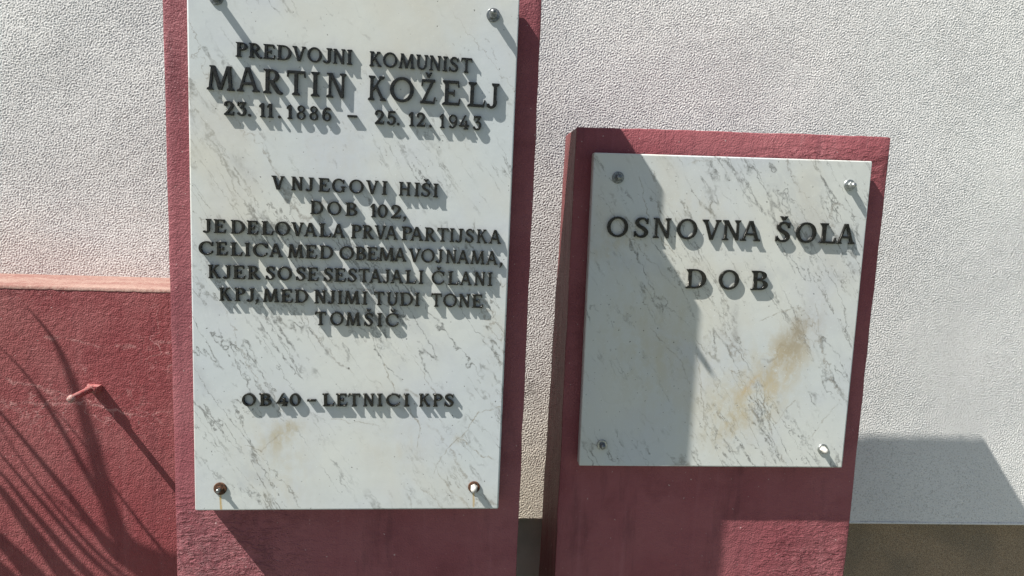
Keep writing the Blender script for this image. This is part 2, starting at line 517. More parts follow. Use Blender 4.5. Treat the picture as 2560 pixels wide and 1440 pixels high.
MAT_TRUNK = g.out(c, 0.9, g.bump(g.noise(g.mapping(scale=(1, 1, 6)), 30, 3), 0.006))

# ------------------------------------------------------------------ the setting: ground
gm = mesh_from('ground', [(-60, -60, 0), (60, -60, 0), (60, 40, 0), (-60, 40, 0)], [(0, 1, 2, 3)])
go = link('ground', gm, MAT_GROUND)
go['kind'] = 'structure'
go['label'] = 'grey paved ground in front of the building'

# ------------------------------------------------------------------ the building wall: stucco skin with real grain, plinths below
rng = np.random.default_rng(7)


def band_noise(nx, nz, step, lam, width, stretch=(1, 1)):
    """isotropic band-passed noise of wavelength lam metres, unit variance"""
    w = rng.standard_normal((nz, nx))
    fx = np.fft.rfftfreq(nx, step) / stretch[0]
    fz = np.fft.fftfreq(nz, step) / stretch[1]
    f = np.hypot(fx[None, :], fz[:, None])
    f0 = 1 / lam
    k = np.exp(-((f - f0) / (f0 * width)) ** 2)
    o = np.fft.irfft2(np.fft.rfft2(w) * k, s=(nz, nx))
    return o / o.std()


zb_l, zb_m, zb_r = bp(1325, 1291, Y_WALL).z, bp(2118, 1305, Y_WALL).z, bp(2560, 1308, Y_WALL).z
WZ0 = min(zb_l, zb_m, zb_r)
ST = 0.0015


def stucco_patch(x0, x1, z0, z1, foot_edge):
    """height field of the scraped stucco: flat tops with worm-like pits between them"""
    nx, nz = int((x1 - x0) / ST), int((z1 - z0) / ST)
    a = band_noise(nx, nz, ST, 0.0054, 0.50)
    b = band_noise(nx, nz, ST, 0.0040, 0.30)
    cc = band_noise(nx, nz, ST, 0.060, 0.6)
    dd = band_noise(nx, nz, ST, 0.35, 0.7)
    h = 0.00112 / (1 + np.exp(-(a * 1.7 + 0.8))) + 0.00020 * b + 0.00005 * cc + 0.0004 * dd
    X = x0 + np.arange(nx) * ST
    Z = z0 + np.arange(nz) * ST
    XX, ZZ = np.meshgrid(X, Z)
    YY = Y_WALL - h
    parts = []
    if foot_edge:                       # crumbly lower arris between the slabs, clean one at the right, then the underside
        e = np.convolve(rng.standard_normal(nx), np.ones(4) / 4, 'same')
        cr = np.where(X < 0.35, 0.0050, 0.0006)
        ZZ[0, :] += e * cr
        ZZ[1, :] += np.maximum(e, 0) * cr * 0.5
        YY[0, :] += 0.003
        parts = [np.stack([X, np.full(nx, Y_PLINTH + 0.01), ZZ[0]], -1)]
    co = np.concatenate([np.stack([XX, YY, ZZ], -1).reshape(-1, 3)] + parts)
    i = np.arange(nx - 1)
    II, JJ = np.meshgrid(i, np.arange(nz - 1))
    q = (JJ * nx + II).ravel()
    quads = np.stack([q, q + 1, q + nx + 1, q + nx], -1)
    if foot_edge:
        u0 = nz * nx + i
        quads = np.concatenate([quads, np.stack([u0, u0 + 1, i + 1, i], -1)])
    me = bpy.data.meshes.new('stucco')
    me.vertices.add(len(co))
    me.vertices.foreach_set('co', co.ravel().astype(np.float32))
    me.loops.add(quads.size)
    me.loops.foreach_set('vertex_index', quads.ravel().astype(np.int32))
    me.polygons.add(len(quads))
    me.polygons.foreach_set('loop_start', (np.arange(len(quads)) * 4).astype(np.int32))
    me.polygons.foreach_set('use_smooth', np.ones(len(quads), dtype=bool))
    me.update(calc_edges=True)
    link('stucco', me, MAT_STUCCO, wall)
    return X[-1], Z[-1]


wall = thing('building_wall', 'tall white stuccoed building wall behind the two red slabs', 'wall', (0, 0, 0))
AX0, AZ0 = -1.22, 1.37
AX1, AZ1 = stucco_patch(AX0, -0.50, AZ0, H + 0.70, False)
BX0 = 0.06
BX1, BZ1 = stucco_patch(BX0, 1.58, WZ0, H + 0.70, True)
# the rest of the wall beyond the picture and behind the taller slab
V, F = [], []
YB = Y_WALL - 0.0008
for (x0, x1, z0, z1) in ((-8, AX0, WZ0, 6.5), (AX0, AX1, WZ0, AZ0), (AX1, BX0, WZ0, 6.5), (BX1, 9, WZ0, 6.5), (AX0, AX1, AZ1, 6.5), (BX0, BX1, BZ1, 6.5)):
    k = len(V)
    V += [(x0, YB, z0), (x1, YB, z0), (x1, YB, z1), (x0, YB, z1), (x0, YB + 0.3, z0), (x1, YB + 0.3, z0), (x1, YB + 0.3, z1), (x0, YB + 0.3, z1)]
    F += [(k, k + 1, k + 2, k + 3), (k + 3, k + 2, k + 6, k + 7)]
link('stucco', mesh_from('outer_stucco', V, F), MAT_STUCCO, wall)
V = [(-8, Y_PLINTH, -0.2), (0.20, Y_PLINTH, -0.2), (0.20, Y_PLINTH, WZ0 + 0.02), (-8, Y_PLINTH, WZ0 + 0.02)]
link('plinth', mesh_from('plinth_grey', V, [(0, 1, 2, 3)]), MAT_PLINTH2, wall)['label'] = 'smooth grey plinth seen between the two slabs'
V = [(0.20, Y_PLINTH, -0.2), (9, Y_PLINTH, -0.2), (9, Y_PLINTH, WZ0 + 0.02), (0.20, Y_PLINTH, WZ0 + 0.02), (0.20, Y_PLINTH + .01, -0.2), (0.20, Y_PLINTH + .01, WZ0 + 0.02)]
link('plinth', mesh_from('plinth_brown', V, [(0, 1, 2, 3), (4, 0, 3, 5)]), MAT_PLINTH, wall)['label'] = 'brown grainy plinth under the right end of the wall'
# thin metal edging bead under the stucco at the right
bead = slab_mesh('edging_bead', [Vector((0.80, Y_WALL - 0.003, zb_m + 0.002)), Vector((9, Y_WALL - 0.003, zb_m + 0.002)), Vector((9, Y_WALL - 0.003, zb_m - 0.003)), Vector((0.80, Y_WALL - 0.003, zb_m - 0.003))],
                 [Vector((0.80, Y_PLINTH + 0.02, zb_m + 0.001)), Vector((9, Y_PLINTH + 0.02, zb_m + 0.001)), Vector((9, Y_PLINTH + 0.02, zb_m - 0.003)), Vector((0.80, Y_PLINTH + 0.02, zb_m - 0.003))], Vector((0, 0, 0)), 0.001, 1)
link('edging_bead', bead, MAT_STUCCO, wall)

# ------------------------------------------------------------------ the low red wall on the left, with its worn coping
RWO = Vector((-1.4, Y_RED, 0))
low = thing('low_wall', 'low dark red rendered wall with worn pale top, left of the slabs', 'wall', RWO)
zt_f = (bp(0, 714, Y_RED).z + bp(424, 722, Y_RED).z) / 2
zt_b = (bp(0, 684, Y_WALL).z + bp(420, 696, Y_WALL).z) / 2
XL, XR = -4.0, -0.57
fr = [Vector((XL, Y_RED, zt_f - 0.004)), Vector((XR, Y_RED, zt_f - 0.004)), Vector((XR, Y_RED, -0.1)), Vector((XL, Y_RED, -0.1))]
bk = [Vector((p.x, Y_WALL + 0.05, zt_b - 0.004 if k < 2 else p.z)) for k, p in enumerate(fr)]
link('wall_face', slab_mesh('wall_face', fr, bk, RWO, 0.003), MAT_REDWALL, low)
# coping: a thin coat with a slightly wavy front arris
n = 260
V, F = [], []
rnd = random.Random(3)
wob = [rnd.gauss(0, 1) for _ in range(n + 1)]
wob = [(wob[max(0, k - 1)] + wob[k] + wob[min(n, k + 1)]) / 3 for k in range(n + 1)]
for k in range(n + 1):
    x = -1.5 + (XR + 1.5) * k / n
    w = wob[k] * 0.0006
    V += [(x - RWO.x, -0.0007 + w * 0.4, zt_f - 0.0065 + w), (x - RWO.x, -0.0004 + w * 0.4, zt_f - 0.001 + w), (x - RWO.x, 0.003, zt_f + 0.0006), (x - RWO.x, Y_WALL + 0.02 - Y_RED, zt_b + 0.0008)]
for k in range(n):
    for r in range(3):
        p = k * 4 + r
        F.append((p, p + 4, p + 5, p + 1))
link('coping', mesh_from('coping', V, F, True), MAT_LEDGE, low)

# ------------------------------------------------------------------ the two steles


def quad(pts, Y):
    return [bp(px, py, Y) for px, py in pts]


rb_f = quad([(1441, 317), (2228, 343), (2110, 1440), (1387, 1440)], Y_RBOARD)
foot = lambda top, low_: top + (low_ - top) * ((0.02 - top.z) / (low_.z - top.z))
rb_f[2], rb_f[3] = foot(rb_f[1], rb_f[2]), foot(rb_f[0], rb_f[3])
Y_RBACK = 1.475
rb_b = [Vector((rb_f[0].x - 0.002, Y_RBACK, rb_f[0].z - 0.004)), Vector((rb_f[1].x, Y_RBACK, rb_f[1].z - 0.004)), Vector((rb_f[2].x, Y_RBACK, 0.0)), Vector((rb_f[3].x - 0.030, Y_RBACK, 0.0))]
rs = thing('memorial_stele', 'shorter dark red concrete slab standing on the right, carrying the school plaque', 'stone slab', RO, 'red concrete slabs carrying the plaques')
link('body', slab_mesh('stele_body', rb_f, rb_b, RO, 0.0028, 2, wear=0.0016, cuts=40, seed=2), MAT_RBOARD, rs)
rf = slab_mesh('footing', [Vector((rb_f[0].x - 0.06, Y_RBOARD - 0.05, 0.05)), Vector((rb_f[1].x + 0.06, Y_RBOARD - 0.05, 0.05)), Vector((rb_f[1].x + 0.06, Y_RBOARD - 0.05, -0.1)), Vector((rb_f[0].x - 0.06, Y_RBOARD - 0.05, -0.1))],
               [Vector((rb_f[0].x - 0.06, Y_RBACK + 0.05, 0.05)), Vector((rb_f[1].x + 0.06, Y_RBACK + 0.05, 0.05)), Vector((rb_f[1].x + 0.06, Y_RBACK + 0.05, -0.1)), Vector((rb_f[0].x - 0.06, Y_RBACK + 0.05, -0.1))], RO, 0.006)
link('footing', rf, MAT_RBOARD, rs)

LTOP = -86
lb_f = quad([(405, 0), (1355, 0), (1290, 1440), (443, 1440)], Y_LBOARD)
up = lambda top, low_, z: top + (low_ - top) * ((z - top.z) / (low_.z - top.z))
z_ltop = bp(880, LTOP, Y_LBOARD).z
Y_LBACK = 1.34
lb_f = [up(lb_f[0], lb_f[3], z_ltop), up(lb_f[1], lb_f[2], z_ltop), foot(lb_f[1], lb_f[2]), foot(lb_f[0], lb_f[3])]
lb_b = [Vector((p.x, Y_LBACK, p.z)) for p in lb_f]
ls = thing('memorial_stele', 'taller dark red concrete slab on the left, carrying the long inscribed plaque', 'stone slab', LO, 'red concrete slabs carrying the plaques')
link('body', slab_mesh('stele_body', lb_f, lb_b, LO, 0.0025, 2, wear=0.0014, cuts=44, seed=5), MAT_LBOARD, ls)
lf = slab_mesh('footing', [Vector((lb_f[0].x - 0.02, Y_LBOARD - 0.05, 0.05)), Vector((lb_f[1].x + 0.04, Y_LBOARD - 0.05, 0.05)), Vector((lb_f[1].x + 0.04, Y_LBOARD - 0.05, -0.1)), Vector((lb_f[0].x - 0.02, Y_LBOARD - 0.05, -0.1))],
               [Vector((lb_f[0].x - 0.02, Y_LBACK + 0.02, 0.05)), Vector((lb_f[1].x + 0.04, Y_LBACK + 0.02, 0.05)), Vector((lb_f[1].x + 0.04, Y_LBACK + 0.02, -0.1)), Vector((lb_f[0].x - 0.02, Y_LBACK + 0.02, -0.1))], LO, 0.006)
link('footing', lf, MAT_LBOARD, ls)

# ------------------------------------------------------------------ letters
S, T = 0.165, 0.12


def P(*p):
    return [list(p)]


def rect(x0, y0, x1, y1):
    return [[(x0, y0), (x1, y0), (x1, y1), (x0, y1)]]


def serif(cx, y, w, d, th=0.062, stem=None):
    """slab serif whose flat side lies on y; d = +1 rises (foot), -1 hangs (head)"""
    stem = stem or S
    return [[(cx - w / 2, y), (cx + w / 2, y), (cx + w / 2 - 0.01, y + d * th), (cx + stem * 0.55, y + d * (th + 0.055)), (cx - stem * 0.55, y + d * (th + 0.055)), (cx - w / 2 + 0.01, y + d * th)]]


def stem(cx, y0=0.0, y1=1.0, w=None, s0=0.33, s1=0.33):
    w = w or S
    o = rect(cx - w / 2, y0, cx + w / 2, y1)
    if s0:
        o += serif(cx, y0, s0, 1, stem=w)
    if s1:
        o += serif(cx, y1, s1, -1, stem=w)
    return o


def diag(x0, y0, x1, y1, w):
    return [[(x0 - w / 2, y0), (x0 + w / 2, y0), (x1 + w / 2, y1), (x1 - w / 2, y1)]]


def arc(cx, cy, rx, ry, wx, wy, a0=0, a1=360, n=28):
    out = []
    full = abs(a1 - a0) >= 360
    n = n if full else max(6, int(n * abs(a1 - a0) / 360))
    for k in range(n):
        t0 = math.radians(a0 + (a1 - a0) * k / n)
        t1 = math.radians(a0 + (a1 - a0) * (k + 1) / n)
        out.append([(cx + (rx - wx) * math.cos(t0), cy + (ry - wy) * math.sin(t0)), (cx + rx * math.cos(t0), cy + ry * math.sin(t0)),
                    (cx + rx * math.cos(t1), cy + ry * math.sin(t1)), (cx + (rx - wx) * math.cos(t1), cy + (ry - wy) * math.sin(t1))])
    return out


def stroke(pts, ws, n=7):
    """smooth stroke through pts with widths ws"""
    c, w = [], []
    m = len(pts)
    for i in range(m - 1):
        p0, p1, p2, p3 = pts[max(0, i - 1)], pts[i], pts[i + 1], pts[min(m - 1, i + 2)]
        for k in range(n):
            t = k / n
            c.append(tuple(0.5 * (2 * p1[d] + (p2[d] - p0[d]) * t + (2 * p0[d] - 5 * p1[d] + 4 * p2[d] - p3[d]) * t * t + (3 * p1[d] - p0[d] - 3 * p2[d] + p3[d]) * t ** 3) for d in (0, 1)))
            w.append(ws[i] + (ws[i + 1] - ws[i]) * t)
    c.append(pts[-1])
    w.append(ws[-1])
    L, R = [], []
    for i in range(len(c)):
        a, b = c[max(0, i - 1)], c[min(len(c) - 1, i + 1)]
        dx, dy = b[0] - a[0], b[1] - a[1]
        l = math.hypot(dx, dy) or 1
        nx_, ny_ = -dy / l, dx / l
        L.append((c[i][0] + nx_ * w[i] / 2, c[i][1] + ny_ * w[i] / 2))
        R.append((c[i][0] - nx_ * w[i] / 2, c[i][1] - ny_ * w[i] / 2))
    return [[L[i], R[i], R[i + 1], L[i + 1]] for i in range(len(c) - 1)]


def dot(cx, cy, r):
    return [[(cx + r * math.cos(math.radians(a_)), cy + r * math.sin(math.radians(a_))) for a_ in range(0, 360, 30)]]


def caron(cx, w=0.17):
    return [[(cx - w, 1.28), (cx - w * 0.38, 1.28), (cx, 1.20), (cx + w * 0.38, 1.28), (cx + w, 1.28), (cx + 0.05, 1.075), (cx - 0.05, 1.075)]]


def glyph_table():
    C_ = arc(.50, .5, .49, .515, .155, .10, 42, 318) + [[(.80, .66), (.88, .66), (.885, .95), (.845, .95)]] + [[(.82, .33), (.88, .30), (.86, .14), (.78, .10)]]
    S_ = stroke([(.555, .80), (.42, .945), (.22, .93), (.105, .77), (.20, .59), (.43, .44), (.54, .26), (.42, .075), (.20, .06), (.055, .22)],
                [.075, .095, .12, .15, .165, .17, .155, .125, .095, .075]) + [[(.53, .69), (.60, .69), (.60, .97), (.555, .97)]] + [[(.00, .03), (.045, .03), (.075, .31), (.00, .31)]]
    P_ = stem(.17) + arc(.34, .735, .33, .265, .155, .085, -90, 90) + rect(.14, .915, .345, 1) + rect(.2, .47, .345, .555)
    GL = {
        'I': stem(.17),
        'A': diag(.13, .04, .455, 1, T) + diag(.86, .04, .51, 1, S) + rect(.24, .28, .72, .385) + serif(.13, 0, .30, 1, stem=T) + serif(.86, 0, .32, 1) + [[(.40, .97), (.40, 1.0), (.59, 1.0), (.59, .97)]],
        'B': stem(.17) + arc(.32, .76, .31, .24, .15, .08, -90, 90) + arc(.34, .275, .36, .275, .16, .08, -90, 90) + rect(.14, .92, .33, 1) + rect(.2, .475, .35, .55) + rect(.14, 0, .35, .08),
        'C': C_,
        'Č': C_ + caron(.50),
        'D': stem(.17) + arc(.40, .5, .50, .5, .165, .085, -90, 90) + rect(.14, .915, .41, 1) + rect(.14, 0, .41, .085),
        'E': stem(.17) + rect(.14, .895, .62, 1) + [[(.555, 1.0), (.62, 1.0), (.64, .74), (.60, .74)]] + rect(.2, .45, .46, .55) + [[(.43, .63), (.475, .63), (.475, .37), (.43, .37)]] + rect(.14, 0, .66, .105) + [[(.58, 0), (.66, 0), (.70, .28), (.66, .28)]],
        'G': arc(.50, .5, .49, .515, .155, .10, 42, 325) + [[(.80, .66), (.88, .66), (.885, .95), (.845, .95)]] + rect(.75, .05, .90, .44) + serif(.82, .46, .34, -1, .06),
        'H': stem(.17) + stem(.76) + rect(.2, .445, .74, .55),
        'J': rect(.26, .22, .26 + S, 1) + serif(.34, 1, .33, -1) + stroke([(.343, .30), (.325, .12), (.20, .02), (.03, .06)], [.165, .15, .10, .075]) + dot(.055, .09, .075),
        'K': stem(.17) + diag(.24, .40, .67, .97, T) + diag(.40, .60, .77, .03, S + .02) + serif(.68, 1, .28, -1, stem=T) + serif(.79, 0, .30, 1),
        'L': stem(.17) + rect(.14, 0, .64, .105) + [[(.56, 0), (.64, 0), (.685, .30), (.645, .30)]],
        'M': diag(.12, .03, .22, .97, T) + diag(.26, 1, .56, .02, S) + diag(.90, 1, .58, .02, T) + diag(.94, 1, 1.02, .03, S) + serif(.12, 0, .26, 1, stem=T) + serif(1.02, 0, .32, 1) + rect(.11, .945, .32, 1) + rect(.86, .945, 1.05, 1),
        'N': diag(.15, .03, .15, .97, T) + diag(.74, .05, .74, .97, T) + diag(.19, 1, .72, 0, S) + serif(.15, 0, .30, 1, stem=T) + serif(.74, 1, .28, -1, stem=T) + rect(.01, .94, .25, 1),
        'O': arc(.5, .5, .50, .515, .155, .105),
        'P': P_,
        'R': P_ + stroke([(.36, .50), (.50, .28), (.66, .07), (.82, .03)], [.16, .17, .16, .09]),
        'S': S_,
        'Š': S_ + caron(.31),
        'T': stem(.40, s1=0) + rect(0.02, .895, .78, 1) + [[(.02, 1), (.085, 1), (.04, .74), (0, .74)]] + [[(.715, 1), (.78, 1), (.80, .74), (.76, .74)]],
        'U': rect(.09, .3, .09 + S, 1) + rect(.66, .3, .66 + T, 1) + arc(.435, .33, .345, .345, .15, .115, 180, 360) + serif(.17, 1, .33, -1) + serif(.715, 1, .28, -1, stem=T),
        'V': diag(.14, .97, .46, 0, S) + diag(.80, .97, .50, 0, T) + serif(.14, 1, .32, -1) + serif(.80, 1, .28, -1, stem=T),
        'Z': rect(.05, .895, .70, 1) + rect(.0, 0, .70, .105) + diag(.11, .03, .60, .97, S) + [[(.05, 1), (.13, 1), (.085, .72), (.02, .72)]] + [[(.61, 0), (.70, 0), (.75, .28), (.685, .28)]],
        '1': rect(.16, 0, .34, 1) + serif(.25, 0, .38, 1) + [[(.20, 1), (.20, .86), (.0, .70), (.0, .82)]],
        '2': stroke([(.06, .70), (.12, .90), (.32, .95), (.50, .83), (.51, .64), (.36, .40), (.10, .08)], [.12, .11, .12, .16, .17, .14, .12]) + rect(.02, 0, .60, .14) + [[(.54, 0), (.60, 0), (.64, .26), (.59, .26)]] + dot(.095, .72, .09),
        '3': rect(.06, .88, .57, 1) + [[(.06, 1), (.12, 1), (.08, .70), (.03, .70)]] + diag(.26, .55, .52, .92, .14) + stroke([(.22, .57), (.42, .56), (.53, .38), (.46, .13), (.26, .05), (.08, .14)], [.10, .13, .17, .16, .11, .11]) + dot(.10, .17, .09),
        '4': diag(.07, .24, .44, 1, .13) + rect(0, .20, .72, .32) + rect(.42, 0, .58, .62) + serif(.50, 0, .34, 1),
        '5': rect(.10, .87, .55, 1) + diag(.11, .46, .14, .98, .11) + stroke([(.09, .52), (.30, .62), (.50, .50), (.52, .27), (.38, .08), (.20, .05), (.06, .15)], [.08, .12, .16, .17, .14, .11, .11]) + dot(.10, .17, .09),
        '6': arc(.31, .31, .31, .32, .135, .09) + stroke([(.08, .36), (.10, .66), (.28, .90), (.50, .90)], [.16, .16, .12, .10]) + dot(.49, .86, .085),
        '8': arc(.32, .275, .32, .285, .115, .075) + arc(.32, .765, .27, .24, .10, .07),
        '9': arc(.31, .69, .31, .32, .135, .09) + stroke([(.54, .64), (.52, .34), (.34, .10), (.12, .10)], [.16, .16, .12, .10]) + dot(.13, .14, .085),
        '0': arc(.34, .5, .34, .51, .155, .105),
        '.': dot(.09, .09, .10),
        ',': dot(.11, .10, .10) + [[(.03, .08), (.20, .13), (.19, .0), (.03, -.20), (-.02, -.17), (.09, -.01)]],
        '-': rect(0, 0, 1, .20),
    }
    GL['Ž'] = GL['Z'] + caron(.36)
    return GL


TABLES = {}
for key, (S, T) in {'text': (0.165, 0.12), 'slim': (0.140, 0.100)}.items():
    TABLES[key] = glyph_table()


def glyph_mesh(ch, weight):
    polys = TABLES[weight][ch]
    vs_, fs_ = [], []
    for p in polys:
        area = sum(p[k][0] * p[(k + 1) % len(p)][1] - p[(k + 1) % len(p)][0] * p[k][1] for k in range(len(p)))
        if abs(area) < 1e-7:
            continue
        if area < 0:
            p = p[::-1]
        k = len(vs_)
        vs_ += [Vector(q) for q in p]
        fs_.append(list(range(k, k + len(p))))
    r = delaunay_2d_cdt(vs_, [], fs_, 0, 2e-4)
    V, Fc, of = r[0], r[2], r[5]
    tris = [t for t, o in zip(Fc, of) if o]
    de = {}
    for t in tris:
        for k in range(len(t)):
            de[(t[k], t[(k + 1) % len(t)])] = 1
    nxt = {}
    for (a_, b_) in de:
        if (b_, a_) not in de:
            nxt.setdefault(a_, []).append(b_)
    loops = []
    while nxt:
        s = next(iter(nxt))
        lp = [s]
        cur = nxt[s].pop()
        if not nxt[s]:
            del nxt[s]
        while cur != s and cur in nxt:
            lp.append(cur)
            c2 = nxt[cur].pop()
            if not nxt[cur]:
                del nxt[cur]
            cur = c2
        if len(lp) > 2:
            loops.append(lp)
    cu = bpy.data.curves.new('glyph', 'CURVE')
    cu.dimensions = '2D'
    cu.fill_mode = 'BOTH'
    BV = 0.019
    for lp in loops:
        pts = [V[k] for k in lp]
        keep = []
        m = len(pts)
        for k in range(m):
            a_, b_, c_ = pts[k - 1], pts[k], pts[(k + 1) % m]
            if (b_ - a_).length < 0.004:
                continue
            if abs((b_ - a_).cross(c_ - b_)) > 1e-5:
                keep.append(b_)
        if len(keep) < 3:
            continue
        sp = cu.splines.new('POLY')
        sp.points.add(len(keep) - 1)
        for k, q in enumerate(keep):
            sp.points[k].co = (q.x, q.y, 0, 1)
        sp.use_cyclic_u = True
    cu.extrude = 0.5 - 0.10
    cu.bevel_depth = BV
    cu.bevel_resolution = 1
    cu.offset = -BV + 0.001
    o = bpy.data.objects.new('glyph', cu)
    COL.objects.link(o)
    dg = bpy.context.evaluated_depsgraph_get()
    me = bpy.data.meshes.new_from_object(o.evaluated_get(dg))
    bpy.data.objects.remove(o)
    bpy.data.curves.remove(cu)
    me.name = 'letter'
    zs_ = [v.co.z for v in me.vertices]
    zmax = max(zs_)
    for v in me.vertices:
        v.co.z = 1.0 + (v.co.z - zmax) * 1.0 if v.co.z > 0 else -0.10
    me.materials.clear()
    me.materials.append(MAT_BRONZE)
    xs_ = [v.co.x for v in me.vertices]
    return me, min(xs_), max(xs_)


MESH = {}
NAMES = {'.': 'full_stop', ',': 'comma', '-': 'dash'}
rl = random.Random(11)


def put_letter(ch, x0, x1, y0, capz, slope_vec, Y, parent, origin, depth, thin):
    """x0, x1: pixel extent, y0: baseline pixel; capz: cap height in metres"""
    if (ch, thin) not in MESH:
        MESH[ch, thin] = glyph_mesh(ch, thin)
    me, gx0, gx1 = MESH[ch, thin]
    A, B = bp(x0, y0, Y), bp(x1, y0 + (x1 - x0) * slope_vec, Y)
    u = (B - A)
    w = u.length
    u.normalize()
    tilt = rl.gauss(0, 0.007)
    u = Vector((u.x * math.cos(tilt) - u.z * math.sin(tilt), 0, u.x * math.sin(tilt) + u.z * math.cos(tilt)))
    upv = Vector((-u.z, 0, u.x))
    sx_ = w / (gx1 - gx0)
    nrm_ = Vector((0, -1, 0))
    o = link(NAMES.get(ch, 'digit' if ch.isdigit() else 'letter'), me, None, parent)
    base = A - u * gx0 * sx_ - origin
    base.y = Y - origin.y
    dz_ = depth * rl.uniform(0.95, 1.05)
    o.matrix_local = Matrix(((u.x * sx_, upv.x * capz, 0, base.x), (0, 0, -dz_, base.y), (u.z * sx_, upv.z * capz, 0, base.z), (0, 0, 0, 1)))
    return o


def row(text, spans, base, cap, crop, Y, parent, origin, depth=0.0053, thin='text'):
    ox, oy, k = crop
    (bx0, by0), (bx1, by1) = base
    chars = [c_ for c_ in text if c_ != ' ']
    assert len(chars) == len(spans), (text, len(chars), len(spans))
    sl = (by1 - by0) / (bx1 - bx0)
    for ch, (a_, b_) in zip(chars, spans):
        yb = by0 + (a_ - bx0) * sl
        capz = (bp(ox + a_ / k, oy + (yb - cap) / k, Y) - bp(ox + a_ / k, oy + yb / k, Y)).length
        if ch == '.':
            m_ = (a_ + b_) / 2
            a_, b_ = m_ - 0.095 * cap, m_ + 0.095 * cap
        if ch == '-':
            yb -= 0.38 * cap
            capz *= 0.75
        if ch in 'OCGSČŠ0368':
            yb += 0.0
        put_letter(ch, ox + a_ / k, ox + b_ / k, oy + yb / k, capz, sl, Y, parent, origin, depth, thin)


# ------------------------------------------------------------------ left plaque
lq = quad([(466, 0), (1299, 0), (1246, 1273), (487, 1277)], Y_LSLAB)
z_lt = bp(880, -24, Y_LSLAB).z
lq = [up(lq[0], lq[3], z_lt), up(lq[1], lq[2], z_lt), lq[2], lq[3]]
TH = 0.024
lpq = thing('memorial_plaque', 'tall white marble plaque lettered PREDVOJNI KOMUNIST MARTIN KOŽELJ, on the taller red slab', 'plaque', Vector((LO.x, Y_LSLAB, lq[2].z)), 'marble plaques bolted to the red slabs')
LPO = Vector(lpq.location)


def pt(px, py, Y=Y_LSLAB):
    v = bp(px, py, Y)
    return v.x, v.z


lcr = []
for (x0, y0, x1, y1, k) in ((1240, 1148, 1205, 1140, .8), (1205, 1140, 1150, 1098, .8), (1150, 1098, 1118, 1120, .9), (1150, 1098, 1198, 1030, .8), (1198, 1030, 1250, 1018, .7),
                            (1118, 1120, 1100, 1150, .7), (1100, 1150, 1085, 1185, .7), (1045, 1120, 1052, 1070, .7), (1052, 1070, 1020, 1020, .8), (830, 1048, 950, 1064, .5),
                            (610, 1110, 655, 1130, .8), (655, 1130, 700, 1080, .5), (985, 980, 960, 905, .8)):
    lcr.append((*pt(x0, y0), *pt(x1, y1), k))
lst = []
for (px, py, rx, rz, a_, k, c_) in ((700, 1095, .028, .016, .6, .75, (0.34, 0.28, 0.15)), (690, 1150, .06, .10, .2, .45, (0.45, 0.41, 0.32)), (1000, 1120, .05, .05, .2, .35, (0.45, 0.42, 0.35)), (720, 1070, .022, .010, .3, .75, (0.34, 0.28, 0.16)), (1150, 1098, .010, .008, 0, .5, (0.36, 0.30, 0.18)),
                                    (830, 330, .09, .16, .5, .22, (0.43, 0.40, 0.33)), (800, 760, .16, .06, -.6, .22, (0.46, 0.42, 0.34)), (605, 410, .010, .03, .6, .5, (0.22, 0.21, 0.19)),
                                    (1245, 800, .03, .12, 0, .25, (0.46, 0.42, 0.33))):
    lst.append((*pt(px, py), rx, rz, a_, k, c_))
lcl = []
for (px, py, rx, rz, a_, k) in ((640, 480, .05, .12, .55, .16), (720, 560, .04, .10, .6, .14), (940, 700, .06, .10, .6, .14), (1190, 740, .04, .12, .5, .15), (540, 900, .05, .12, .4, .18), (590, 1000, .05, .07, .5, .20),
                                (760, 60, .05, .09, .6, .02), (1000, 300, .25, .16, 0, -.07), (1000, 880, .05, .08, .7, .12), (700, 1150, .06, .05, 0, .10), (900, 1150, .10, .10, 0, -.12), (640, 1200, .05, .05, 0, .10), (1180, 330, .05, .10, 0, -.05)):
    lcl.append((*pt(px, py), rx, rz, a_, k))
lr = [(*pt(551, 1236), 0.026, .9), (*pt(1184, 1230), 0.026, .9)]
MAT_ML = marble('white veined marble', LPO, lst, lcr, lr, lcl, seed=0.0)
link('slab', slab_mesh('marble_slab', lq, [Vector((p.x, Y_LBOARD - 0.004, p.z)) for p in lq], LPO, 0.0028, 3), MAT_ML, lpq)

C1 = (400, 0, 2.6667)
C2 = (440, 400, 2.9767)
C4 = (400, 900, 2.6667)
C5 = (1340, 280, 2.7696)
Yl = Y_LSLAB
row('PREDVOJNI KOMUNIST', [(510, 585), (598, 683), (692, 770), (783, 878), (884, 972), (985, 1080), (1090, 1148), (1155, 1235), (1248, 1283), (1398, 1478), (1487, 1582), (1592, 1698), (1706, 1785), (1795, 1872), (1882, 1916), (1928, 1988), (2003, 2078)],
    ((545, 383), (2040, 487)), 98, C1, Yl, lpq, LPO)
row('MARTIN KOŽELJ', [(318, 500), (518, 667), (693, 820), (848, 970), (1008, 1064), (1112, 1240), (1388, 1508), (1533, 1692), (1735, 1836), (1880, 2002), (2047, 2167), (2175, 2257)],
    ((400, 603), (2200, 720)), 162, C1, Yl, lpq, LPO, thin='slim')
row('23.11.1886-25.12.1943', [(432, 498), (520, 579), (590, 612), (666, 704), (718, 757), (788, 812), (848, 886), (915, 972), (1000, 1056), (1085, 1143), (1252, 1315), (1433, 1496), (1514, 1573), (1578, 1600), (1657, 1696), (1710, 1770), (1792, 1815), (1862, 1898), (1922, 1980), (1992, 2060), (2085, 2141)],
    ((465, 770), (2112, 869)), 94, C1, Yl, lpq, LPO)
row('V NJEGOVI HIŠI', [(715, 808), (862, 947), (968, 1024), (1062, 1145), (1165, 1263), (1290, 1397), (1415, 1505), (1533, 1570), (1660, 1745), (1773, 1810), (1826, 1893), (1913, 1951)],
    ((750, 220), (1932, 278)), 103, C2, Yl, lpq, LPO)
